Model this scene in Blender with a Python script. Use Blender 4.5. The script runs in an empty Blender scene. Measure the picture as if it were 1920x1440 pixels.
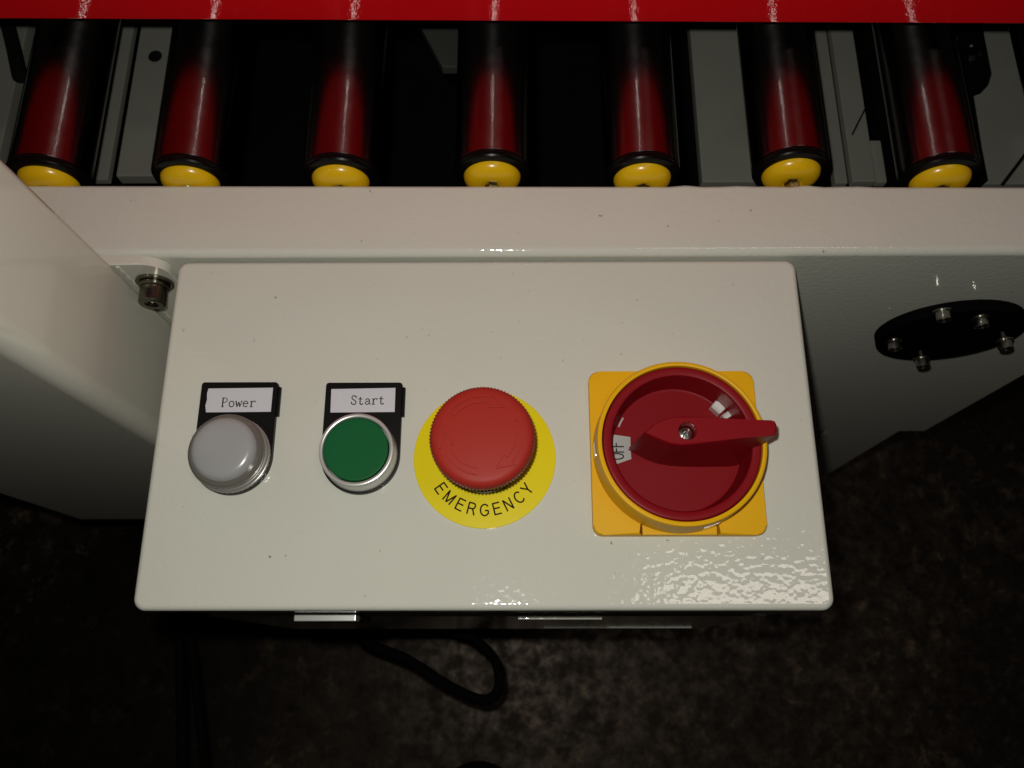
import bpy, bmesh, math, random
from math import sin, cos, pi, radians as R, sqrt, atan2, hypot
from mathutils import Vector, Matrix
random.seed(7)
SC = bpy.context.scene
COL = SC.collection
MM = 0.001

# ------------------------------------------------------------------ camera
cam_d = bpy.data.cameras.new('camera')
cam = bpy.data.objects.new('camera', cam_d)
COL.objects.link(cam)
cam_d.sensor_width = 36.0
cam_d.lens = 36.0 * 1579.666 / 1920
cam_d.clip_start, cam_d.clip_end = 0.01, 30
rot = Matrix.Rotation(0.01949, 4, 'Z') @ Matrix.Rotation(0.318095, 4, 'X') @ Matrix.Rotation(-0.0207623, 4, 'Z')
cam.matrix_world = Matrix.Translation(Vector((13.87, -172.77, 345.01)) * MM) @ rot
cam_d.dof.use_dof = True
cam_d.dof.focus_distance = 0.350
cam_d.dof.aperture_fstop = 18.0
SC.camera = cam

# ------------------------------------------------------------------ world (a dark workshop) and lamps
W = bpy.data.worlds.new('World'); SC.world = W; W.use_nodes = True
W.node_tree.nodes['Background'].inputs[0].default_value = (1.0, 0.85, 0.7, 1)
W.node_tree.nodes['Background'].inputs[1].default_value = 0.004

def lamp(name, kind, loc, energy, color, **kw):
    d = bpy.data.lights.new(name, kind); d.energy = energy; d.color = color
    for k, v in kw.items(): setattr(d, k, v)
    o = bpy.data.objects.new(name, d); COL.objects.link(o); o.location = Vector(loc) * MM
    return o
# the phone's own light beside its lens, and one ceiling lamp high above the machine
lamp('phone_light', 'POINT', (3, -156, 352), 3.3, (1.0, 0.98, 0.90), shadow_soft_size=0.004)
lamp('ceiling_lamp', 'AREA', (730, -60, 2200), 2.2, (1.0, 0.89, 0.80), shape='RECTANGLE', size=0.62, size_y=0.20)
SC.view_settings.view_transform = 'Standard'
SC.view_settings.look = 'None'
SC.view_settings.exposure = 0
SC.view_settings.gamma = 1
SC.cycles.caustics_reflective = False
SC.cycles.caustics_refractive = False

# ------------------------------------------------------------------ materials
def nodes(m): return m.node_tree.nodes, m.node_tree.links
def mat(name, col, rough=0.4, metal=0.0, var=0.06, vscale=40, bump=None, spec=0.5, rvar=0.0, coat=0.0, trans=0.0, specks=None, grain=None):
    m = bpy.data.materials.new(name); m.use_nodes = True
    N, L = nodes(m); b = N['Principled BSDF']
    tc = N.new('ShaderNodeTexCoord')
    n = N.new('ShaderNodeTexNoise'); n.inputs['Scale'].default_value = vscale; n.inputs['Detail'].default_value = 4
    L.new(tc.outputs['Object'], n.inputs['Vector'])
    mx = N.new('ShaderNodeMix'); mx.data_type = 'RGBA'
    mx.inputs['A'].default_value = (*[c * (1 - var) for c in col], 1)
    mx.inputs['B'].default_value = (*[min(1, c * (1 + var)) for c in col], 1)
    L.new(n.outputs['Fac'], mx.inputs['Factor'])
    out = mx.outputs['Result']
    for (sc, keep, rad, dark) in (specks or []):
        nd = N.new('ShaderNodeTexNoise'); nd.inputs['Scale'].default_value = sc * 9; nd.inputs['Detail'].default_value = 2
        L.new(tc.outputs['Object'], nd.inputs['Vector'])
        va = N.new('ShaderNodeVectorMath'); va.operation = 'MULTIPLY_ADD'
        va.inputs[1].default_value = (0.05 / sc * 8,) * 3
        L.new(nd.outputs['Color'], va.inputs[0]); L.new(tc.outputs['Object'], va.inputs[2])
        v = N.new('ShaderNodeTexVoronoi'); v.inputs['Scale'].default_value = sc
        L.new(va.outputs[0], v.inputs['Vector'])
        sep = N.new('ShaderNodeSeparateColor'); L.new(v.outputs['Color'], sep.inputs[0])
        mr = N.new('ShaderNodeMapRange')          # radius of the speck in this cell, none in most
        mr.inputs[1].default_value = keep; mr.inputs[2].default_value = 1.0
        mr.inputs[3].default_value = 0.0; mr.inputs[4].default_value = rad
        L.new(sep.outputs[0], mr.inputs[0])
        lt = N.new('ShaderNodeMath'); lt.operation = 'LESS_THAN'
        L.new(v.outputs['Distance'], lt.inputs[0]); L.new(mr.outputs[0], lt.inputs[1])
        ml = N.new('ShaderNodeMath'); ml.operation = 'MULTIPLY'; ml.inputs[1].default_value = dark
        L.new(lt.outputs[0], ml.inputs[0])
        m2 = N.new('ShaderNodeMix'); m2.data_type = 'RGBA'; m2.inputs['B'].default_value = (0.03, 0.025, 0.02, 1)
        L.new(ml.outputs[0], m2.inputs['Factor']); L.new(out, m2.inputs['A'])
        out = m2.outputs['Result']
    L.new(out, b.inputs['Base Color'])
    b.inputs['Roughness'].default_value = rough
    if rvar:
        r = N.new('ShaderNodeTexNoise'); r.inputs['Scale'].default_value = vscale * 3; r.inputs['Detail'].default_value = 5
        L.new(tc.outputs['Object'], r.inputs['Vector'])
        mr = N.new('ShaderNodeMapRange'); mr.inputs[3].default_value = max(0.02, rough - rvar); mr.inputs[4].default_value = rough + rvar
        L.new(r.outputs['Fac'], mr.inputs[0]); L.new(mr.outputs[0], b.inputs['Roughness'])
    b.inputs['Metallic'].default_value = metal
    b.inputs['Specular IOR Level'].default_value = spec
    b.inputs['Coat Weight'].default_value = coat
    b.inputs['Coat Roughness'].default_value = 0.06
    b.inputs['Transmission Weight'].default_value = trans
    prev = None
    for (sc, dist, det) in (bump or []):
        nb = N.new('ShaderNodeTexNoise'); nb.inputs['Scale'].default_value = sc; nb.inputs['Detail'].default_value = det
        L.new(tc.outputs['Object'], nb.inputs['Vector'])
        bp = N.new('ShaderNodeBump'); bp.inputs['Distance'].default_value = dist; bp.inputs['Strength'].default_value = 1
        L.new(nb.outputs['Fac'], bp.inputs['Height'])
        if prev: L.new(prev.outputs[0], bp.inputs['Normal'])
        prev = bp
    if prev: L.new(prev.outputs[0], b.inputs['Normal'])
    return m

SPK = [(130, 0.45, 0.07, 0.7), (60, 0.72, 0.030, 0.85), (260, 0.80, 0.12, 0.25)]
CREAM = mat('cream_powder_coat', (0.60, 0.603, 0.535), 0.055, var=0.035, vscale=18, bump=[(310, 0.00014, 1.0)], rvar=0.02, specks=SPK)
CREAM_DULL = mat('cream_paint_dull', (0.175, 0.175, 0.15), 0.5, var=0.15, vscale=25, bump=[(260, 0.00006, 2)], specks=SPK)  # much darker, duller tone than the outer cream coat
GREY_DARK = mat('dark_grey_primer', (0.045, 0.048, 0.042), 0.6, var=0.2, vscale=40, spec=0.2)
CREAM_SMOOTH = mat('cream_smooth_coat', (0.60, 0.59, 0.51), 0.10, var=0.05, vscale=14, bump=[(230, 0.00004, 1.0)], specks=SPK)
BOLT_DARK = mat('oiled_bolt_steel', (0.20, 0.185, 0.145), 0.26, metal=1.0, var=0.2, vscale=300, rvar=0.06)
RED_COVER = mat('red_gloss_paint', (0.62, 0.005, 0.009), 0.05, var=0.05, bump=[(800, 0.00006, 1)], coat=0.0)
STEEL = mat('polished_roller_steel', (0.225, 0.212, 0.212), 0.22, metal=1.0, var=0.15, vscale=60, rvar=0.05)
def turned(m, aniso):     # fine turning marks run round the tube, so highlights stretch along it
    N, L = nodes(m); b = N['Principled BSDF']
    t = N.new('ShaderNodeTangent'); t.direction_type = 'RADIAL'; t.axis = 'Y'
    b.inputs['Anisotropic'].default_value = aniso; b.inputs['Anisotropic Rotation'].default_value = 0.25
    L.new(t.outputs[0], b.inputs['Tangent'])
turned(STEEL, 0.87)
BOLT = mat('dark_bolt_steel', (0.50, 0.48, 0.42), 0.25, metal=1.0, var=0.2, vscale=300, rvar=0.06)
ZINC = mat('bright_zinc', (0.75, 0.73, 0.70), 0.22, metal=1.0, var=0.1, vscale=400)
ALU = mat('satin_aluminium', (0.68, 0.69, 0.66), 0.28, metal=0.6, var=0.04, vscale=300)
RUBBER = mat('black_rubber', (0.0025, 0.0025, 0.0025), 0.25, var=0.2, vscale=200, spec=0.2)
BLACK_GLOSS = mat('black_gloss_paint', (0.003, 0.003, 0.003), 0.35, var=0.2, spec=0.0, bump=[(300, 0.00003, 1)])
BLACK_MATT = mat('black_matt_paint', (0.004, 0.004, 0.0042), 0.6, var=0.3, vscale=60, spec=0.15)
BLACK_PLASTIC = mat('black_plastic', (0.005, 0.005, 0.005), 0.42, var=0.2, vscale=300, spec=0.14)
YELLOW_CAP = mat('yellow_plastic_cap', (0.72, 0.43, 0.006), 0.25, var=0.05, vscale=90)
YELLOW_DISC = mat('yellow_label_film', (0.76, 0.63, 0.008), 0.20, var=0.03, vscale=60, bump=[(250, 0.00004, 1)])
YELLOW_SWITCH = mat('yellow_moulded_plastic', (0.74, 0.40, 0.004), 0.42, var=0.04, vscale=60, bump=[(2500, 0.000012, 2)], spec=0.18)
RED_SWITCH = mat('dark_red_moulded_plastic', (0.200, 0.004, 0.008), 0.42, var=0.05, vscale=100, bump=[(2600, 0.00003, 2)], spec=0.13)
RED_CAP = mat('red_mushroom_plastic', (0.33, 0.024, 0.016), 0.45, var=0.04, vscale=80, bump=[(3000, 0.000006, 2)], spec=0.12)
GREEN = mat('green_button_plastic', (0.003, 0.095, 0.026), 0.45, var=0.04, vscale=120, spec=0.15)
LENS = mat('milky_lens_plastic', (0.31, 0.313, 0.315), 0.22, var=0.02, vscale=60, spec=0.5)
LENS_RIM = mat('smoky_clear_plastic', (0.125, 0.115, 0.10), 0.12, var=0.1, vscale=80, spec=0.6)
BEZEL_GREY = mat('grey_chrome_plastic', (0.30, 0.29, 0.275), 0.25, metal=0.35, var=0.06, vscale=200)
PAPER = mat('white_paper_card', (0.56, 0.565, 0.61), 0.55, var=0.03, vscale=150, specks=[(700, 0.93, 0.12, 0.6)])
LABEL_GREY = mat('off_label_film', (0.36, 0.345, 0.33), 0.45, var=0.05, vscale=300)
INK = mat('grey_black_ink', (0.02, 0.02, 0.023), 0.7, var=0.3, vscale=900, spec=0.1)
INK_BROWN = mat('dark_printing_ink', (0.012, 0.006, 0.003), 0.6, var=0.1, spec=0.08)
CABLE = mat('black_cable_sheath', (0.003, 0.003, 0.003), 0.8, var=0.2, vscale=80, spec=0.04)

FLOOR_SHIFT = (0.0, 0.0, 0.0)
def concrete():
    m = bpy.data.materials.new('stained_concrete'); m.use_nodes = True
    N, L = nodes(m); b = N['Principled BSDF']; tc = N.new('ShaderNodeTexCoord')
    def noise(sc, det, r=0.5):
        n = N.new('ShaderNodeTexNoise'); n.inputs['Scale'].default_value = sc; n.inputs['Detail'].default_value = det
        n.inputs['Roughness'].default_value = r
        L.new(tc.outputs['Object'], n.inputs['Vector']); return n
    def ramp(src, pts):
        r = N.new('ShaderNodeValToRGB'); e = r.color_ramp.elements
        while len(e) < len(pts): e.new(0.5)
        for k, (p, c) in zip(e, pts): k.position = p; k.color = (*c, 1)
        L.new(src, r.inputs[0]); return r
    a = noise(64, 6, 0.66); c = noise(3.2, 3); c_map = N.new('ShaderNodeVectorMath'); c_map.inputs[1].default_value = FLOOR_SHIFT; L.new(tc.outputs['Object'], c_map.inputs[0]); L.new(c_map.outputs[0], c.inputs['Vector']); d = noise(120, 3)
    base = ramp(a.outputs['Fac'], [(0.32, (0.003, 0.0028, 0.0024)), (0.45, (0.012, 0.011, 0.009)), (0.58, (0.030, 0.026, 0.021)), (0.72, (0.085, 0.072, 0.058))])
    big = ramp(c.outputs['Fac'], [(0.40, (0.28, 0.28, 0.26)), (0.60, (1.15, 1.02, 0.92))])
    m1 = N.new('ShaderNodeMix'); m1.data_type = 'RGBA'; m1.blend_type = 'MULTIPLY'; m1.inputs['Factor'].default_value = 1
    L.new(base.outputs[0], m1.inputs['A']); L.new(big.outputs[0], m1.inputs['B'])
    v = N.new('ShaderNodeTexVoronoi'); v.inputs['Scale'].default_value = 26; L.new(tc.outputs['Object'], v.inputs['Vector'])
    nd = N.new('ShaderNodeMath'); nd.operation = 'MULTIPLY_ADD'; nd.inputs[1].default_value = 0.35; 
    L.new(d.outputs['Fac'], nd.inputs[0]); L.new(v.outputs['Distance'], nd.inputs[2])
    spot = ramp(nd.outputs[0], [(0.24, (0.15, 0.14, 0.13)), (0.36, (1, 1, 1))])
    m2 = N.new('ShaderNodeMix'); m2.data_type = 'RGBA'; m2.blend_type = 'MULTIPLY'; m2.inputs['Factor'].default_value = 0.8
    L.new(m1.outputs['Result'], m2.inputs['A']); L.new(spot.outputs[0], m2.inputs['B'])
    vw = N.new('ShaderNodeVectorMath'); vw.operation = 'MULTIPLY_ADD'; vw.inputs[1].default_value = (0.03, 0.03, 0.03)
    L.new(d.outputs['Color'], vw.inputs[0]); L.new(tc.outputs['Object'], vw.inputs[2])
    vc = N.new('ShaderNodeTexVoronoi'); vc.inputs['Scale'].default_value = 85; L.new(vw.outputs[0], vc.inputs['Vector'])
    sp = N.new('ShaderNodeSeparateColor'); L.new(vc.outputs['Color'], sp.inputs[0])
    cell = ramp(sp.outputs[0], [(0.0, (0.25, 0.24, 0.22)), (0.35, (0.8, 0.78, 0.75)), (0.7, (1.2, 1.15, 1.08)), (0.9, (1.9, 1.75, 1.6)), (1.0, (3.4, 3.0, 2.6))])
    m3 = N.new('ShaderNodeMix'); m3.data_type = 'RGBA'; m3.blend_type = 'MULTIPLY'; m3.inputs['Factor'].default_value = 0.85
    m3.clamp_result = False
    L.new(m2.outputs['Result'], m3.inputs['A']); L.new(cell.outputs[0], m3.inputs['B'])
    L.new(m3.outputs['Result'], b.inputs['Base Color']); b.inputs['Specular Tint'].default_value = (1.0, 0.80, 0.66, 1)
    b.inputs['Roughness'].default_value = 0.30
    b.inputs['Specular IOR Level'].default_value = 0.34
    bp = N.new('ShaderNodeBump'); bp.inputs['Distance'].default_value = 0.0012
    rr_ = N.new('ShaderNodeMapRange'); rr_.inputs[1].default_value = 0.38; rr_.inputs[2].default_value = 0.62; rr_.inputs[3].default_value = 0.60; rr_.inputs[4].default_value = 0.36
    L.new(a.outputs['Fac'], rr_.inputs[0]); L.new(rr_.outputs[0], b.inputs['Roughness'])
    e_ = noise(24, 3); L.new(e_.outputs['Fac'], bp.inputs['Height']); L.new(bp.outputs[0], b.inputs['Normal'])
    return m
CONCRETE = concrete()

# ------------------------------------------------------------------ helpers (all in millimetres)
def obj(name, bm, m, parent=None, loc=(0, 0, 0), smooth=32, rot=None, wn=True):
    me = bpy.data.meshes.new(name)
    bmesh.ops.recalc_face_normals(bm, faces=bm.faces)
    bmesh.ops.scale(bm, vec=(MM, MM, MM), verts=bm.verts)
    bm.to_mesh(me); bm.free(); me.materials.append(m)
    if smooth:
        me.polygons.foreach_set('use_smooth', [True] * len(me.polygons))
        me.set_sharp_from_angle(angle=R(smooth))
    o = bpy.data.objects.new(name, me); COL.objects.link(o)
    o.location = Vector(loc) * MM
    if rot: o.rotation_euler = rot
    if smooth and wn: o.modifiers.new('even_normals', 'WEIGHTED_NORMAL').keep_sharp = True
    if parent: o.parent = parent
    return o
def tag(o, label, cat, group=None, kind=None):
    o['label'] = label; o['category'] = cat
    if group: o['group'] = group
    o['kind'] = kind or 'thing'
    return o
def thing(name, label, cat, loc=(0, 0, 0), group=None):
    o = bpy.data.objects.new(name, None); COL.objects.link(o); o.location = Vector(loc) * MM
    o.empty_display_size = 0.01
    return tag(o, label, cat, group)
def ring_stack(bm, loops, cap0=True, cap1=True, closed=True):
    vs = [[bm.verts.new(p) for p in lp] for lp in loops]
    n = len(vs[0])
    for a, b in zip(vs, vs[1:]):
        for i in range(n if closed else n - 1):
            j = (i + 1) % n
            bm.faces.new((a[i], a[j], b[j], b[i]))
    if cap0: bm.faces.new(vs[0][::-1])
    if cap1: bm.faces.new(vs[-1])
    return vs
def lathe(bm, prof, seg=96, M=None, cap0=True, cap1=True, rfun=None):
    """prof: (radius, z); a profile that ends at radius 0 closes in a point fan"""
    loops = []
    for k, (r, z) in enumerate(prof):
        lp = []
        for i in range(seg):
            t = 2 * pi * i / seg
            rr = r if rfun is None else rfun(k, r, t, i)
            p = Vector((rr * cos(t), rr * sin(t), z))
            lp.append(M @ p if M else p)
        loops.append(lp)
    ring_stack(bm, loops, cap0, cap1)
    return bm
def rrect(w, h, r, n=8, cx=0, cy=0):
    pts = []
    for sx, sy, a0 in ((1, 1, 0), (-1, 1, 90), (-1, -1, 180), (1, -1, 270)):
        for k in range(n + 1):
            t = R(a0 + 90 * k / n)
            pts.append((cx + sx * (w / 2 - r) + r * cos(t), cy + sy * (h / 2 - r) + r * sin(t)))
    return pts
def rr_solid(bm, w, h, r, z0, z1, er, cx=0, cy=0, ebot=0.0, n=8, k=5):
    loops = []
    def lp(d, z): loops.append([(x, y, z) for x, y in rrect(w - 2 * d, h - 2 * d, max(r - d, 0.05), n, cx, cy)])
    if ebot:
        for i in range(k):
            t = pi / 2 * i / k; lp(ebot * (1 - sin(t)), z0 + ebot * (1 - cos(t)))
    else: lp(0, z0)
    for i in range(k + 1):
        t = pi / 2 * i / k; lp(er * (1 - cos(t)), z1 - er * (1 - sin(t)))
    ring_stack(bm, loops)
    return bm
def prism(bm, pts, z0, z1, bev=0.0, seg=3, both=False):
    lo = [bm.verts.new((x, y, z0)) for x, y in pts]; hi = [bm.verts.new((x, y, z1)) for x, y in pts]
    n = len(pts)
    for i in range(n):
        j = (i + 1) % n; bm.faces.new((lo[i], lo[j], hi[j], hi[i]))
    bm.faces.new(lo[::-1]); top = bm.faces.new(hi)
    if bev:
        ed = list(top.edges)
        if both: ed += [e for e in bm.edges if all(v in lo for v in e.verts)]
        bmesh.ops.bevel(bm, geom=ed, offset=bev, segments=seg, profile=0.5, affect='EDGES', clamp_overlap=True)
    return bm
def box(bm, x0, x1, y0, y1, z0, z1, bev=0.0, seg=2):
    g = bmesh.ops.create_cube(bm, size=1)
    for v in g['verts']:
        v.co = Vector(((x0 + x1) / 2 + v.co.x * (x1 - x0), (y0 + y1) / 2 + v.co.y * (y1 - y0), (z0 + z1) / 2 + v.co.z * (z1 - z0)))
    if bev:
        ed = {e for v in g['verts'] for e in v.link_edges}
        bmesh.ops.bevel(bm, geom=list(ed), offset=bev, segments=seg, profile=0.5, affect='EDGES', clamp_overlap=True)
    return bm
def nb(): return bmesh.new()
def catmull(P, n=8, closed=False):
    P = [Vector(p) for p in P]; out = []
    m = len(P)
    for i in range(m if closed else m - 1):
        if closed: a, b, c, d = P[i - 1], P[i], P[(i + 1) % m], P[(i + 2) % m]
        else: a, b, c, d = P[max(i - 1, 0)], P[i], P[i + 1], P[min(i + 2, m - 1)]
        for k in range(n):
            t = k / n
            out.append(0.5 * ((2 * b) + (c - a) * t + (2 * a - 5 * b + 4 * c - d) * t * t + (3 * b - a - 3 * c + d) * t ** 3))
    if not closed: out.append(P[-1])
    return out
def tube(bm, P, r, seg=14):
    up = Vector((0.13, 0.2, 1)).normalized(); loops = []
    for i, p in enumerate(P):
        t = (P[min(i + 1, len(P) - 1)] - P[max(i - 1, 0)]).normalized()
        up = (up - t * up.dot(t)).normalized(); s = t.cross(up)
        loops.append([p + (up * cos(2 * pi * k / seg) + s * sin(2 * pi * k / seg)) * r for k in range(seg)])
    ring_stack(bm, loops)
    return bm
AX_NEG_Y = Matrix(((1, 0, 0), (0, 0, -1), (0, 1, 0))).to_4x4()   # local +z -> world -y
# print: thin flat ribbons, and letters taken from the built-in font
def ribbon(bm, pts, w, z):
    P = [Vector((p[0], p[1])) for p in pts]
    L_, R_ = [], []
    for i, p in enumerate(P):
        t = (P[min(i + 1, len(P) - 1)] - P[max(i - 1, 0)])
        t = t.normalized() if t.length else Vector((1, 0))
        nrm = Vector((-t.y, t.x)) * (w / 2)
        L_.append(bm.verts.new((p.x + nrm.x, p.y + nrm.y, z))); R_.append(bm.verts.new((p.x - nrm.x, p.y - nrm.y, z)))
    for i in range(len(P) - 1): bm.faces.new((R_[i], R_[i + 1], L_[i + 1], L_[i]))
def arc(cx, cy, rx, ry, a0, a1, n=10):
    return [(cx + rx * cos(R(a0 + (a1 - a0) * k / n)), cy + ry * sin(R(a0 + (a1 - a0) * k / n))) for k in range(n + 1)]
GLYPH = {   # thin roman letters with small serifs, unit em, (stroke weight, points)
 'P': [(1.3, [(.13, 0), (.13, .74)]), (.8, [(.04, 0), (.24, 0)]), (.8, [(.04, .74), (.30, .74)] + arc(.30, .56, .17, .18, 90, -90) + [(.13, .38)])],
 'o': [(1, arc(.28, .235, .19, .235, 0, 360, 22))],
 'w': [(.8, [(.0, .47), (.12, .47)]), (1.2, [(.06, .47), (.17, 0)]), (.8, [(.17, 0), (.29, .40)]), (1.2, [(.29, .40), (.40, 0)]), (.8, [(.40, 0), (.52, .47)]), (.8, [(.46, .47), (.58, .47)])],
 'e': [(.9, [(.09, .26), (.46, .26)] + arc(.275, .25, .185, .22, 5, 180, 10) + arc(.29, .22, .20, .22, 180, 318, 10))],
 'r': [(1.2, [(.17, 0), (.17, .46)]), (.8, [(.05, 0), (.31, 0)]), (.8, [(.06, .46), (.17, .46)]), (.9, [(.17, .28)] + arc(.36, .28, .18, .19, 170, 60, 8)), (1.6, [(.44, .45), (.485, .40)])],
 'S': [(1, [(.44, .56), (.43, .64)] + arc(.27, .575, .165, .165, 20, 180, 9) + [(.13, .49), (.27, .39), (.41, .29)] + arc(.27, .18, .18, .18, 10, -170, 9) + [(.09, .24)]), (.8, [(.45, .55), (.45, .72)]), (.8, [(.09, .06), (.09, .22)])],
 't': [(1.1, [(.22, .64), (.22, .12)] + arc(.33, .11, .11, .11, 180, 300, 8) + [(.46, .08)]), (.8, [(.06, .46), (.42, .46)])],
 'a': [(1, [(.10, .34)] + arc(.26, .32, .15, .15, 160, 0, 8) + [(.41, .09), (.45, .02), (.53, .02)]), (.9, [(.41, .29), (.28, .25)] + arc(.235, .125, .145, .125, 100, 290, 9) + [(.41, .10)])],
}
def word(bm, text, x, y, em, adv, w=0.34, z=0.0, slope=0.0):
    k = 0
    for i, ch in enumerate(text):
        for wt, pts in GLYPH[ch]:
            ribbon(bm, [(x + i * adv + px * em, y + slope * (i * adv) + py * em) for px, py in pts], w * wt, z + k * 0.004)
            k += 1
SANS = {    # plain upright capitals, cap height 1, drawn as strokes: (width, strokes)
 'E': (.70, [[(.08, 0), (.08, 1)], [(.08, .955), (.64, .955)], [(.08, .53), (.60, .53)], [(.08, .045), (.66, .045)]]),
 'M': (.86, [[(.06, 0), (.06, 1)], [(.06, .98), (.40, .03)], [(.40, .03), (.74, .98)], [(.74, 0), (.74, 1)]]),
 'R': (.76, [[(.08, 0), (.08, 1)], [(.08, .955), (.42, .955)] + arc(.42, .73, .20, .225, 90, -90, 9) + [(.08, .505)], [(.36, .505), (.50, .40), (.68, 0)]]),
 'G': (.80, [arc(.40, .5, .345, .455, 38, 322, 24), [(.42, .46), (.715, .46)], [(.70, .46), (.70, .17)]]),
 'N': (.76, [[(.08, 0), (.08, 1)], [(.08, .98), (.64, .02)], [(.64, 0), (.64, 1)]]),
 'C': (.76, [arc(.40, .5, .335, .455, 40, 320, 24)]),
 'Y': (.70, [[(.33, 0), (.33, .43)], [(.03, 1), (.33, .41)], [(.63, 1), (.33, .41)]]),
 'O': (.80, [arc(.40, .5, .34, .455, 0, 360, 30)]),
 'F': (.66, [[(.08, 0), (.08, 1)], [(.08, .955), (.60, .955)], [(.08, .50), (.54, .50)]]),
}
def add_letter(bm, ch, hgt, wfac, stroke, M):
    """M places the letter: baseline at local y = 0, centred on x = 0"""
    wd, strokes = SANS[ch]
    t = nb()
    for k, st in enumerate(strokes):
        ribbon(t, [((x - wd / 2 + .02) * hgt * wfac, y * hgt) for x, y in st], stroke, k * 0.004)
    for f in list(t.faces):
        bm.faces.new([bm.verts.new(M @ v.co) for v in f.verts])
    t.free()

# ------------------------------------------------------------------ floor
b = nb()
for x0, x1, y0, y1 in ((-6000, 6000, -6000, 6000),):
    b.faces.new([b.verts.new(p) for p in ((x0, y0, -650), (x1, y0, -650), (x1, y1, -650), (x0, y1, -650))])
o = obj('floor', b, CONCRETE, smooth=0); o['kind'] = 'structure'

# ------------------------------------------------------------------ machine side frame: folded sheet, top flange and web
sf = thing('machine_rail', 'long cream sheet metal rail folded over in front of the rollers, behind the control box', 'machine rail', (0, 1.5, -306))
b = nb()
XS = [-460 + 8 * i for i in range(100)]; XS = [x for x in XS if x < 338] + [338]
def frame_prof(x):
    wob = 0.0
    if 88 < x < 178: wob = 0.55 * sin(x * 0.33) * sin(x * 0.11 + 1) + 0.35
    p = [(35.0 + wob - 0.006 * x, -8), (35.0 + wob - 0.006 * x, 2.2), (34.2 + wob - 0.006 * x, 2.8), (33.4 + wob - 0.006 * x, 3.0)]
    r = 3.6
    for k in range(9):
        t = R(90 + 90 * k / 8); p.append((1.5 - 1.5 + r + r * cos(t) + 1.5 - 1.5, 3.0 - r + r * sin(t)))
    p += [(0, -306), (2.5, -306), (2.5, -1.2), (3.7, 0.3), (32.0 + wob - 0.006 * x, 0.3), (32.0 + wob - 0.006 * x, -8)]
    return p
loops = [[(x, yy, zz + 306) for yy, zz in frame_prof(x)] for x in XS]
ring_stack(b, loops)
obj('folded_sheet', b, CREAM, sf)
b = nb(); box(b, 262, 318, 0.0, 2.5, -344, -0.02); obj('leg', b, CREAM, sf)

# black round bearing flange on the web
FX, FZ, FY = 250.0, -86.0, -4.6
fl = thing('bearing_flange', 'black round flange with five socket screws on the cream frame right of the control box', 'flange', (FX, 1.5, FZ))
b = nb(); lathe(b, [(37.2, 0), (37.2, 5.3), (36.9, 5.8), (36.2, 6.1), (3, 6.1)], 96, AX_NEG_Y); obj('disc', b, BLACK_GLOSS, fl)
def cap_screw(bm, r, h, socket, M, z0=0.0):
    lathe(bm, [(r * 0.97, z0), (r, z0 + 0.25), (r, z0 + h - 0.8), (r - 0.35, z0 + h - 0.25), (r - 0.9, z0 + h), (socket, z0 + h), (socket, z0 + h - 2.2)], 40, M)
for (x, z, sh) in ((222.1, -90.9, 0), (228.9, -49.5, 0), (252.5, -57.8, 0), (275.5, -79.5, 4.2), (244.3, -108.0, 4.2)):
    b = nb()
    if sh: lathe(b, [(1.7, -0.5), (1.7, sh + 0.3)], 24, AX_NEG_Y)
    lathe(b, [(4.5, sh), (4.5, sh + 0.5)], 32, AX_NEG_Y)
    cap_screw(b, 3.5, 5.2, 1.7, AX_NEG_Y, sh + 0.5)
    obj('socket_screw', b, BOLT, fl, (x - FX, -6.1, z - FZ))

# ------------------------------------------------------------------ bent sheet column at the left with its fixing ear
PX, PB, PF, PL = -167.0, -3.2, -66.0, -331.0
post = thing('column_post', 'cream bent sheet column with rounded corner standing left of the control box', 'column', (PX, PB, -318))
out = [(-4.4 + 4.4 * cos(R(a)), -4.4 + 4.4 * sin(R(a))) for a in range(90, -1, -15)]
r = 9.0; fy = PF - PB; lx = PL - PX
for k in range(13):
    t = R(0 - 90 * k / 12); out.append((-r + r * cos(t), fy + r + r * sin(t)))
out += [(lx, fy), (lx, fy + 2)]
for k in range(13):
    t = R(-90 + 90 * k / 12); out.append((-r + (r - 2) * cos(t), fy + r + (r - 2) * sin(t)))
out += [(-2, -4.4), (-4.4, -2.0), (-14, -2.0), (-14, 0)]
b = nb(); ring_stack(b, [[(x, y, z) for x, y in out] for z in (0, 120, 240, 320, 400, 490)]); obj('bent_sheet', b, CREAM_SMOOTH, post)
# ear plate: rounded tab in the plane of the frame web
b = nb()
ear = [(-18, -80), (21, -80)]
ear += [(21 - 10 + 10 * cos(R(a)), 2.5 - 10 + 10 * sin(R(a))) for a in range(0, 91, 9)]
ear += [(-18, 2.5)]
prism(b, [(x, z) for x, z in ear], 0, 4.4, 0.9, 3)
obj('fixing_ear', b, CREAM_SMOOTH, post, (0, 4.5, 318), rot=(R(90), 0, 0))
b = nb(); lathe(b, [(8.6, 0), (8.6, 1.2), (8.3, 1.5), (4, 1.5)], 48, AX_NEG_Y); w_ = obj('washer', b, BOLT_DARK, post, (10.7, 0.0, 318 - 15.2))
b = nb(); lathe(b, [(6.6, 1.5), (6.9, 1.9), (6.9, 3.2), (6.6, 3.6), (4, 3.6)], 48, AX_NEG_Y); obj('spring_washer', b, BOLT_DARK, post, (10.7, 0.0, 318 - 15.2))
b = nb(); cap_screw(b, 6.2, 8.0, 3.2, AX_NEG_Y, 3.6); obj('socket_screw', b, BOLT_DARK, post, (10.7, 0.0, 318 - 15.2))
# weld bead along the corner between column and ear
b = nb(); tube(b, [Vector((0.4, 0.2 + 0.25 * sin(i * 1.9), 318 + 1 - i * 2.0)) for i in range(40)], 1.0, 8); obj('weld_bead', b, CREAM_SMOOTH, post)

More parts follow.
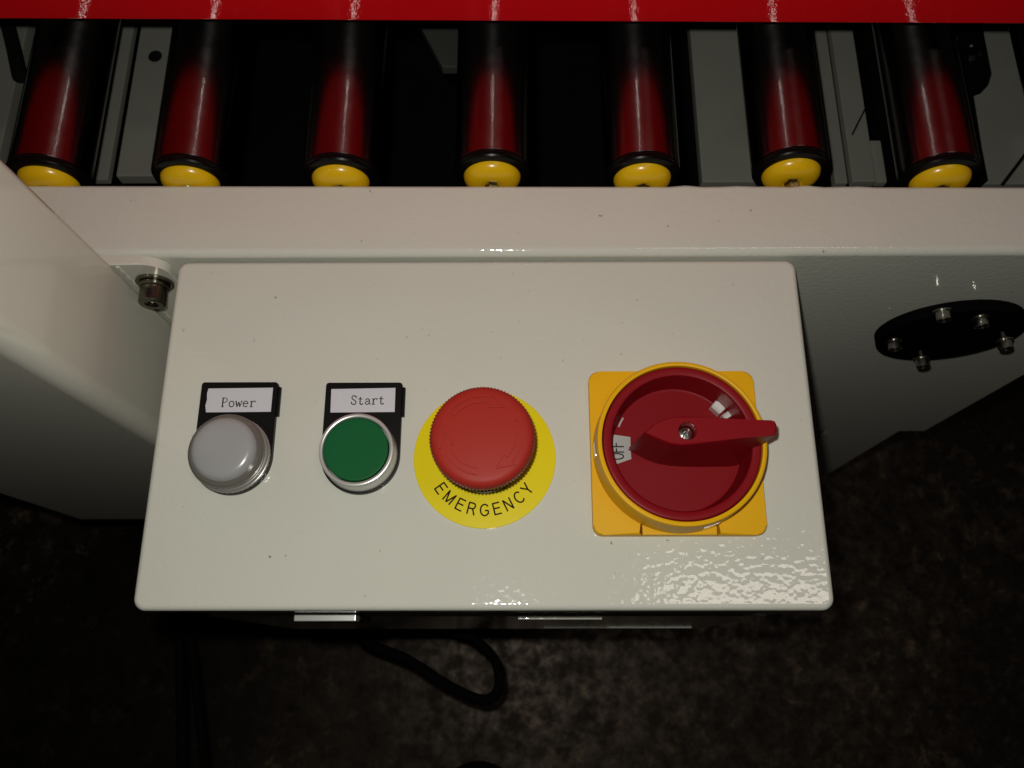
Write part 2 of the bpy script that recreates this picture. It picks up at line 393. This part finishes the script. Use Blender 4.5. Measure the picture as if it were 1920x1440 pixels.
# ------------------------------------------------------------------ rollers
ROLL = [(-207.7, -2.5, 'far left roller, its yellow end half hidden behind the cream column'),
        (-140.6, -2.7, 'second roller from the left, right of the pale beam with a hole'),
        (-69.3, -2.5, 'third roller from the left, with one wide pale streak along it'),
        (2.3, -0.9, 'middle roller, straight above the emergency stop button'),
        (73.1, -2.3, 'roller just left of the wide pale beam, above the rotary switch'),
        (143.4, 0.0, 'roller whose steel axle end shows below its yellow cap'),
        (213.0, -3.6, 'roller at the right in front of the black drive unit'),
        (283.0, -3.6, 'roller cut off by the right edge of the picture')]
GR = 'steel conveyor rollers with yellow end caps under the red cover'
def make_roller():
    r0 = thing('conveyor_roller', '', 'roller', (0, 46, -3), GR)
    M = AX_NEG_Y
    RR = 17.8
    b = nb(); lathe(b, [(RR - 1.2, -380), (RR, -379), (RR, -4.0), (RR - 0.1, -3.6), (RR - 0.6, -3.4), (10, -3.4)], 96, M); obj('tube', b, STEEL, r0)
    b = nb(); lathe(b, [(RR - 0.5, -3.5), (RR - 0.1, -3.2), (RR - 0.1, -2.2), (RR - 0.7, -1.8), (RR - 0.7, -1.2), (RR - 1.2, -0.5), (RR - 2.6, 0.0), (12.6, 0.3)], 96, M); obj('end_ring', b, RUBBER, r0)
    b = nb(); lathe(b, [(13.6, -1.4), (13.5, 0.2), (13.15, 1.6), (12.3, 3.0), (10.8, 4.2), (8.8, 5.0), (6.4, 5.4), (5.0, 5.4), (4.8, 4.6)], 72, M); obj('end_cap', b, YELLOW_CAP, r0)
    b = nb(); lathe(b, [(3.6, 3.6), (3.6, 13.0), (3.2, 13.4)], 6, M); obj('axle', b, BOLT, r0, (0, 0, 0), 20)
    return r0
def copy_tree(o, parent=None):
    c = o.copy(); COL.objects.link(c); c.parent = parent
    for ch in list(o.children): copy_tree(ch, c)
    return c
proto = make_roller()
for i, (x, dy, lab) in enumerate(ROLL):
    o = proto if i == 0 else copy_tree(proto)
    o.location = Vector((x, 46 + dy, -3)) * MM
    o['label'] = lab
    o.rotation_euler = (0, R(23 * i), 0)

# ------------------------------------------------------------------ red cover above the rollers
rc = thing('red_cover', 'glossy red sheet metal cover spanning above all the rollers', 'cover', (0, 103.3, 32.4), None)
b = nb()
prof = [(2.0, 0.0), (0.7, 0.4), (0.0, 1.6), (0.0, 148), (1.2, 151), (4, 152.5), (160, 152.5), (160, 150), (4, 150), (2.2, 148), (2.2, 2.2), (14, 2.2), (14, 0.0)]
ring_stack(b, [[(x, y - 0.012 * x, z) for y, z in prof] for x in (-460, -230, 0, 230, 460)])
obj('folded_cover', b, RED_COVER, rc)

# ------------------------------------------------------------------ inside the machine, seen between the rollers
tag(obj('added_dark_pan', box(nb(), -450, 336, 52, 620, -304, -301), BLACK_MATT, smooth=0), 'added black pan under the rollers that keeps the gaps between them dark', 'pan')  # added black sheet, stands in for the deep shade between the rollers
cb = thing('cross_beam', 'pale grey double beam with a round hole left of the second roller', 'beam', (-208, 81, -66))
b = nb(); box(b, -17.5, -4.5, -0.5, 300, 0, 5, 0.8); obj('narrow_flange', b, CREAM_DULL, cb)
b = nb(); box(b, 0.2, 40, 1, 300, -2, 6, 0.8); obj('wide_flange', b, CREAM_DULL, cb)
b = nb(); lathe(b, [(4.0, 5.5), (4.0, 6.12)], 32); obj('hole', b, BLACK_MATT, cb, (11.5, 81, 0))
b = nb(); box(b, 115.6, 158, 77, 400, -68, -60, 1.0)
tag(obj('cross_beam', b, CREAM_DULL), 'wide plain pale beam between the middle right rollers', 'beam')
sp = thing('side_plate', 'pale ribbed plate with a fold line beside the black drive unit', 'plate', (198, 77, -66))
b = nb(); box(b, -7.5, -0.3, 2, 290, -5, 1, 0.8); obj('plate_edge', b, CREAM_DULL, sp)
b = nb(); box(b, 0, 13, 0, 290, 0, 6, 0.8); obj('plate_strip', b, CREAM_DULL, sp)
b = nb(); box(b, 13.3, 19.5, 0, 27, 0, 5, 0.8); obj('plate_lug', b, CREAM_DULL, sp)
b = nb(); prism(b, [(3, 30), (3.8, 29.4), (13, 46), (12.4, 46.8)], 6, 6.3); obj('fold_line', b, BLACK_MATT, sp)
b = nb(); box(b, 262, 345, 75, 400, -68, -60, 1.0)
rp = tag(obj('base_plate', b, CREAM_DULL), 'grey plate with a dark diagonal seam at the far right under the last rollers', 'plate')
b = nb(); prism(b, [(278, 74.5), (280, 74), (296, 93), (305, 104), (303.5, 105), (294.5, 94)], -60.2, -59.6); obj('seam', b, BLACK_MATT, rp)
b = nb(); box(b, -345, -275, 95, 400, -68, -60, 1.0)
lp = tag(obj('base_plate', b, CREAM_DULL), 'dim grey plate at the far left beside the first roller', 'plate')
b = nb(); tube(b, [Vector(p) for p in ((-292, 200, -54), (-281, 176, -54), (-274, 160, -52), (-266, 140, -50))], 4.0)
tag(obj('strap', b, BLACK_MATT), 'short black strap lying across the dim plate at the far left', 'strap')
b = nb(); prism(b, [(-44, 185), (-29, 153.8), (-12, 153.7), (-12, 230), (-44, 230)], -66, -60, 0.8)
tag(obj('bracket', b, GREY_DARK), 'dim grey pointed bracket seen left of the middle roller', 'bracket')
# drive unit
dv = thing('drive_unit', 'black drive motor housing with small shiny bits added for sparkle behind the roller at the right', 'motor', (245, 120, -150))
b = nb()
prism(b, [(212, 200), (212, 111), (214, 105), (218, 102), (218, 72), (266, 72), (266, 126), (272, 131), (277, 133), (280, 140), (281, 200)], -59, -50, 1.0, 2)
obj('housing', b, BLACK_GLOSS, dv, (-245, -120, 150))
b = nb(); prism(b, [(226, 250), (226, 72), (228, 72), (228, 250)], -50, -48, 0.5); obj('rib', b, BLACK_GLOSS, dv, (-245, -120, 150))
for i, (x, y, s) in enumerate(((263, 163, 1.8), (270, 150, 2.2), (272, 158, 1.4), (267, 175, 1.2), (276, 152, 1.2))):
    b = nb(); lathe(b, [(s, 0), (s, 1.6), (s * 0.7, 2.2)], 6); obj('sparkle_bit', b, ZINC, dv, (x - 245, y - 120, 99), 20, (0.5 * sin(i * 2), 0.5 * cos(i * 3), i))  # tilted metal bits added to give the housing its sparkles

# ------------------------------------------------------------------ control box
bx = thing('control_box', 'cream powder coated control box carrying lamp, buttons and switch', 'control box', (0, -76.8, -236))
b = nb(); rr_solid(b, 280, 153.6, 5.0, -13, 0, 2.6, 0, 0, 0.4, 10, 6); obj('lid', b, CREAM, bx, (0, 0, 236))
b = nb(); rr_solid(b, 277, 150.0, 4.0, 0, 222.5, 0.5, 0, 0.3); obj('body', b, CREAM, bx)
b = nb(); rr_solid(b, 262, 160, 3.0, 0, 1.2, 0.7, 0, 0)
dr = obj('door', b, CREAM, bx, (0, -74.7, 92), rot=(R(90), 0, 0))
b = nb(); box(b, 30, 121.8, -1.7, 0.3, 0, 3, 0.3); obj('bottom_lip', b, CREAM, bx, (0, -74.7, 34))
b = nb(); box(b, 14, 54, -1.2, 0, 0, 2, 0.3); obj('door_rib', b, CREAM, bx, (0, -75.9, 164))
b = nb(); box(b, 0, 27.5, -4.2, 0, 0, 9, 0.5)
obj('door_latch', b, ALU, bx, (-85, -75.0, 187))
b = nb(); box(b, 0, 26, -2.4, 0, 0, 30, 1.0); obj('latch_body', b, BLACK_PLASTIC, bx, (-84, -75.6, 150))

# ------------------------------------------------------------------ indicator lamp and start button in their black label holders
def holder_outline(x0, x1, yt, yc):
    cx, r = (x0 + x1) / 2, (x1 - x0) / 2
    p = [(x1 - 1.2, yt), (x1 - 0.35, yt - 0.35), (x1, yt - 1.2)]
    p += [(cx + r * cos(R(-a)), yc + r * sin(R(-a))) for a in range(0, 181, 6)]
    p += [(x0, yt - 1.2), (x0 + 0.35, yt - 0.35), (x0 + 1.2, yt)]
    return p
def label_holder(t, cx, cy, card, yt):
    b = nb(); prism(b, [(x - cx, y - cy) for x, y in holder_outline(cx - 16.4, cx + 16.4, yt, cy)], 0, 2.9, 0.5, 3)
    h = obj('label_holder', b, BLACK_PLASTIC, t)
    b = nb(); box(b, 16.4, 17.6, yt - cy - 15, yt - cy - 2, 0.2, 2.1, 0.2); obj('side_clip', b, BLACK_PLASTIC, h)
    b = nb()
    v = [b.verts.new((x - cx, y - cy, 3.02)) for x, y in card]; v2 = [b.verts.new((x - cx, y - cy, 2.6)) for x, y in card]
    b.faces.new(v)
    for i in range(len(v)): b.faces.new((v2[i], v2[(i + 1) % len(v)], v[(i + 1) % len(v)], v[i]))
    return obj('label_card', b, PAPER, t, smooth=0)
LX, LY = -105.0, -91.2
il = thing('indicator_lamp', 'round milky white pilot lamp under the card reading Power', 'indicator lamp', (LX, LY, 0))
card = label_holder(il, LX, LY, [(-118.0, -72.5), (-90.5, -72.3), (-90.5, -61.6), (-118.1, -61.9), (-118.5, -64), (-118.2, -67), (-118.6, -69.5)], -58.9)
b = nb(); word(b, 'Power', -112.0 - LX, -70.1 - LY, 5.3, 3.0, 0.44, 3.05); obj('lettering', b, INK, card, smooth=0)
b = nb(); lathe(b, [(16.2, 2.9), (16.2, 4.2), (15.95, 4.5), (15.6, 4.6), (15.6, 6.2), (15.35, 6.5), (14.9, 6.6), (14.9, 8.0), (14.4, 8.2), (14.4, 9.0)], 96,
                rfun=lambda k, r, t, i: r - (0.12 if (k < 2 and i % 2) else 0)); obj('bezel', b, BEZEL_GREY, il)
b = nb(); lathe(b, [(14.3, 8.6), (15.2, 9.2), (15.5, 10.2), (15.4, 11.2), (14.9, 11.9), (14.2, 12.2), (13.2, 12.0)], 96); obj('lens_rim', b, LENS_RIM, il)
b = nb(); lathe(b, [(13.3, 11.6), (13.25, 13.0), (13.0, 14.2), (12.5, 15.2), (11.6, 15.9), (10.4, 16.3), (8.6, 16.6), (6.0, 16.85), (3.0, 17.0), (0.6, 17.03)], 96); obj('lens', b, LENS, il, smooth=60)

SX, SY = -51.6, -91.0
sb = thing('start_button', 'flat green push button in a silver ring under the card reading Start', 'push button', (SX, SY, 0))
card = label_holder(sb, SX, SY, [(-65.2, -72.7), (-38.0, -72.5), (-38.1, -61.8), (-65.5, -62.3)], -59.2)
b = nb(); word(b, 'Start', -57.0 - SX, -69.2 - SY, 5.3, 2.95, 0.44, 3.05, 0.01); obj('lettering', b, INK, card, smooth=0)
b = nb(); lathe(b, [(15.6, 2.9), (15.5, 4.0), (14.9, 6.5), (14.7, 9.5), (14.9, 11.0), (15.2, 11.7), (15.15, 12.3), (14.7, 12.6), (13.9, 12.5), (13.45, 12.1), (13.4, 9)], 96, cap1=True); obj('bezel', b, ALU, sb, smooth=50)
b = nb(); lathe(b, [(13.15, 9), (13.15, 12.5), (12.95, 12.8), (12.5, 12.9), (8, 12.75), (2, 12.7)], 96); obj('cap', b, GREEN, sb, smooth=50)

# ------------------------------------------------------------------ emergency stop
EX, EY = 0.2, -91.7
es = thing('emergency_stop_button', 'red mushroom emergency stop button on a yellow disc lettered EMERGENCY', 'emergency button', (EX, EY, 0))
b = nb(); lathe(b, [(29.7, 0.05), (29.7, 0.75), (29.5, 0.9), (14, 0.9)], 128); disc = obj('legend_disc', b, YELLOW_DISC, es)
b = nb()
txt = 'EMERGENCY'; tot = sum(SANS[c][0] for c in txt)
span = 119.0; a = 270 - span / 2 - 0.5
for c in txt:
    da = span * SANS[c][0] / tot; t = R(a + da / 2); a += da
    rad = 24.7
    M = Matrix.Translation((rad * cos(t), rad * sin(t), 0.93)) @ Matrix.Rotation(t + pi / 2, 4, 'Z')
    add_letter(b, c, 5.1, 0.98, 0.64, M)
obj('lettering', b, INK_BROWN, disc, smooth=0)
b = nb(); lathe(b, [(15.5, 0.9), (15.5, 5), (13.5, 6), (13.5, 29)], 64); obj('stem', b, BLACK_PLASTIC, es)
KN = 92
CAPZ = [(13.0, 28.0), (18.8, 28.4), (20.0, 29.3), (20.35, 30.2), (20.35, 33.3), (20.1, 34.0), (19.5, 35.0), (18.6, 35.8), (17.6, 36.25), (16.0, 36.45)]
def cz(r):  # height of the gently domed top
    return 36.45 + 0.55 * (1 - (r / 16.0) ** 2)
prof = CAPZ + [(r, cz(r)) for r in (13, 10, 7, 4, 1)]
b = nb(); lathe(b, prof, KN * 4, rfun=lambda k, r, t, i: r - ((0.58 if 2 <= k <= 5 else 0) * (0.5 + 0.5 * cos(KN * t)))); cap = obj('mushroom_cap', b, RED_CAP, es, (0.3, 0.2, 0), smooth=45)
def arrow(a0, a1, head):
    rin, rout, n = 12.9, 15.3, 18
    P = []
    outer = [(rout, a0 + (a1 - a0) * k / n) for k in range(n + 1)]
    inner = [(rin, a1 + (a0 - a1) * k / n) for k in range(n + 1)]
    return outer + [(rout + 1.7, a1), ((rin + rout) / 2 - 0.1, head), (rin - 1.7, a1)] + inner
for a0 in (24, -96, 144):
    b = nb(); ol = arrow(a0, a0 - 66, a0 - 92)
    lo, hi = [], []
    ctr = None
    pts = [(r * cos(R(t)), r * sin(R(t)), cz(r)) for r, t in ol]
    n = len(pts)
    # raised outline of the arrow: a thin rib that follows its edge over the dome
    for i in range(n):
        p0, p1 = Vector(pts[i]), Vector(pts[(i + 1) % n])
        d = p1 - p0
        if d.length < 1e-4: continue
        s = Vector((-d.y, d.x, 0)).normalized() * 0.2; e = d.normalized() * 0.08
        q = [p0 - e + s, p1 + e + s, p1 + e - s, p0 - e - s]
        t_ = [b.verts.new(v + Vector((0, 0, 0.55 + 0.002 * (i % 2)))) for v in q]; u_ = [b.verts.new(v - Vector((0, 0, 0.3))) for v in q]
        b.faces.new(t_)
        for k in range(4): b.faces.new((u_[k], u_[(k + 1) % 4], t_[(k + 1) % 4], t_[k]))
    obj('moulded_arrow', b, RED_CAP, cap, smooth=0)

# ------------------------------------------------------------------ rotary main switch
QX, QY = 79.3, -89.95
sw = thing('rotary_switch', 'red rotary switch turned to OFF on a square yellow plate', 'rotary switch', (QX, QY, 0))
h = 34.9
pl = []
oc = rrect(2 * h, 2 * h - 0.4, 4.0, 6)
# outline with a slot at the near side for the sliding tongue
notch = [(-15.6, -34.7), (-15.6, -22), (15.2, -22), (15.2, -34.7)]
q3 = [p for p in oc if p[0] < 0 and p[1] < 0]; q4 = [p for p in oc if p[0] > 0 and p[1] < 0]
q1 = [p for p in oc if p[0] > 0 and p[1] > 0]; q2 = [p for p in oc if p[0] < 0 and p[1] > 0]
b = nb(); prism(b, q1 + q2 + q3 + notch + q4, 0, 5.0, 0.9, 3); obj('base_plate', b, YELLOW_SWITCH, sw)
b = nb(); prism(b, [(-15.25, -34.7), (14.85, -34.7), (14.85, -22.3), (-15.25, -22.3)], 0, 4.9, 0.6, 2); obj('tongue', b, YELLOW_SWITCH, sw)
b = nb(); lathe(b, [(34.2, 4.6), (33.9, 17.5), (33.8, 19.4), (33.45, 20.1), (32.6, 20.4), (31.9, 20.2), (31.75, 19.6), (31.7, 5)], 128, cap0=False, cap1=False); obj('collar', b, YELLOW_SWITCH, sw)
# red bowl: rim, inner wall and floor
b = nb(); lathe(b, [(31.5, 4.8), (31.5, 19.2), (31.1, 19.8), (30.4, 20.0), (28.7, 19.8), (28.0, 19.5), (27.6, 18.8), (26.6, 6.8), (26.2, 5.9), (25.4, 5.6), (12, 5.6), (1, 5.6)], 128); obj('dial_bowl', b, RED_SWITCH, sw)
# handle, lofted from a wide foot to a flat top with a screw hole
HZ = 34.0
top = [(62.2, -89.9), (66.2, -86.4), (71.2, -84.1), (75.7, -83.3), (85.0, -83.6), (97.0, -84.4), (105.0, -84.9), (111.0, -85.0), (112.6, -85.4), (113.1, -86.6), (113.0, -89.0), (112.4, -90.9), (110.8, -91.4), (100.4, -92.2), (88.3, -93.7), (82.2, -94.5), (76.2, -95.0), (72.2, -94.4), (68.3, -92.8), (65.2, -91.4)]
foot = [(59.6, -89.8), (64.4, -85.2), (70.2, -82.6), (75.4, -81.6), (85.0, -81.7), (97.0, -82.4), (105.0, -82.8), (109.0, -83.0), (110.4, -83.4), (111.0, -84.6), (111.0, -90.6), (110.6, -94.4), (109.0, -95.6), (100.4, -96.9), (88.3, -97.0), (82.2, -96.9), (76.2, -96.5), (71.4, -95.6), (67.0, -94.0), (63.0, -91.8)]
HC = Vector((78.8, -89.35))
NR = 160
def polar(poly):
    poly = [Vector(p) for p in poly]
    out = []
    for i in range(NR):
        # denser towards both ends of the long handle
        t = 2 * pi * i / NR; t = t - 0.42 * sin(2 * t)
        d = Vector((cos(t), sin(t))); best = 1
        for k in range(len(poly)):
            p, q = poly[k] - HC, poly[(k + 1) % len(poly)] - HC
            e = q - p; den = d.x * e.y - d.y * e.x
            if abs(den) < 1e-9: continue
            s = (p.x * e.y - p.y * e.x) / den; u = (p.x * d.y - p.y * d.x) / den
            if s > 0 and -1e-6 <= u <= 1 + 1e-6: best = s if best == 1 else max(best, s)
        out.append((t, best))
    return out
pt, pf = polar(top), polar(foot)
def lp(f, z, inset=0.0):
    L_ = []
    for (t, a_), (_, c_) in zip(pt, pf):
        rr = a_ * (1 - f) + c_ * f - inset
        L_.append((HC.x - QX + rr * cos(t), HC.y - QY + rr * sin(t), z))
    return L_
def circ(r, z): return [(HC.x - QX + r * cos(t), HC.y - QY + r * sin(t), z) for t, _ in pt]
b = nb()
ring_stack(b, [lp(1.05, 5.2), lp(0.92, 7), lp(0.55, 20), lp(0.12, HZ - 3), lp(0, HZ - 1.0), lp(0, HZ - 0.35, 0.25), lp(0, HZ, 0.8), circ(3.6, HZ), circ(3.3, HZ - 0.3), circ(3.25, HZ - 7)], True, False)
obj('handle', b, RED_SWITCH, sw, smooth=16)
b = nb(); lathe(b, [(3.24, HZ - 7.5), (3.24, HZ - 6.2), (2.6, HZ - 5.0), (1.0, HZ - 4.6), (0.9, HZ - 5.6)], 32); 
obj('handle_screw', b, ZINC, sw, (HC.x - QX, HC.y - QY, 0))
b = nb(); box(b, -2.3, 2.3, -0.35, 0.35, 0, 0.6, 0.1); obj('screw_head_rib', b, ZINC, sw, (HC.x - QX, HC.y - QY, HZ - 4.75), rot=(0, 0, 0.9))
# OFF label on the floor of the bowl, tops of the letters pointing outwards
b = nb()
lab = [(51.6, -83.0), (60.8, -84.4), (60.7, -88.2), (59.9, -88.9), (60.6, -89.6), (60.8, -93.7), (54.4, -95.9), (53.0, -94.2)]
lo = [b.verts.new((x - QX, y - QY, 5.5)) for x, y in lab]; hi = [b.verts.new((x - QX, y - QY, 5.85)) for x, y in lab]
b.faces.new(hi)
for i in range(len(lab)): b.faces.new((lo[i], lo[(i + 1) % len(lab)], hi[(i + 1) % len(lab)], hi[i]))
ol = obj('off_label', b, LABEL_GREY, sw, smooth=0)
b = nb()
for ch, y in (('O', -92.7), ('F', -90.0), ('F', -87.7)):
    M = Matrix.Translation((57.9 - QX, y - QY, 5.90)) @ Matrix.Rotation(pi / 2, 4, 'Z')
    add_letter(b, ch, 6.2, 0.56, 0.52, M)
obj('lettering', b, INK_BROWN, ol, smooth=0)
# bright metal padlock shutters showing in the bowl and in the collar
b = nb()
for a0, a1, r0, r1, z0, z1 in ((38, 50, 23.0, 26.8, 5.5, 9.5), (30, 36, 23.6, 27.2, 5.5, 9.5)):
    n = 6
    l0 = [(r_ * cos(R(a0 + (a1 - a0) * k / n)), r_ * sin(R(a0 + (a1 - a0) * k / n))) for r_ in (r0,) for k in range(n + 1)]
    l1 = [(r1 * cos(R(a1 + (a0 - a1) * k / n)), r1 * sin(R(a1 + (a0 - a1) * k / n))) for k in range(n + 1)]
    prism(b, l0 + l1, z0, z1, 0.5, 2)
obj('padlock_shutter', b, ALU, sw)
b = nb(); prism(b, [(24.9 * cos(R(a)), 24.9 * sin(R(a))) for a in range(147, 159, 2)] + [(25.6 * cos(R(a)), 25.6 * sin(R(a))) for a in range(157, 145, -2)], 5.5, 6.2); obj('shutter_tip', b, LABEL_GREY, sw)
def slot(a0, a1, z0, z1):
    b = nb(); n = 6
    l0 = [(33.4 * cos(R(a0 + (a1 - a0) * k / n)), 33.4 * sin(R(a0 + (a1 - a0) * k / n))) for k in range(n + 1)]
    l1 = [(34.25 * cos(R(a1 + (a0 - a1) * k / n)), 34.25 * sin(R(a1 + (a0 - a1) * k / n))) for k in range(n + 1)]
    prism(b, l0 + l1, z0, z1, 0.2, 2); obj('padlock_slot', b, ZINC, sw)
slot(177, 187.5, 8, 15); slot(283, 294, 8.5, 14.5)

# ------------------------------------------------------------------ cables below the box
def cable(pts, r, label, cat='cable'):
    b = nb(); tube(b, catmull(pts, 10), r, 16)
    return tag(obj('cable', b, CABLE), label, cat)
cable([(-70, -60, -237), (-92, -120, -300), (-112, -153, -350), (-72, -172, -352), (-36, -193, -352), (-12, -201, -350), (-1, -192, -348), (-4, -172, -350), (-22, -155, -352), (-45, -140, -352), (-70, -70, -350), (-80, 20, -340)], 4.0, 'black cable hanging in a loop below the front of the control box')
cable([(-235, -60, -237), (-252, -120, -300), (-257, -150, -352), (-252, -196, -360), (-247, -250, -365), (-246, -330, -372), (-248, -420, -380)], 3.8, 'left one of two black cables running down to the lower left')
cable([(-225, -60, -237), (-244, -120, -300), (-251, -150, -356), (-243, -190, -366), (-231, -250, -372), (-216, -330, -382), (-210, -420, -390)], 3.6, 'right one of two black cables running down to the lower left')
cable([(-110, -430, -644), (-68, -310, -644), (-52, -288, -644), (-28, -280, -644), (-4, -288, -644), (14, -310, -644), (50, -430, -644)], 5.5, 'black cable on the floor, just showing at the bottom edge')
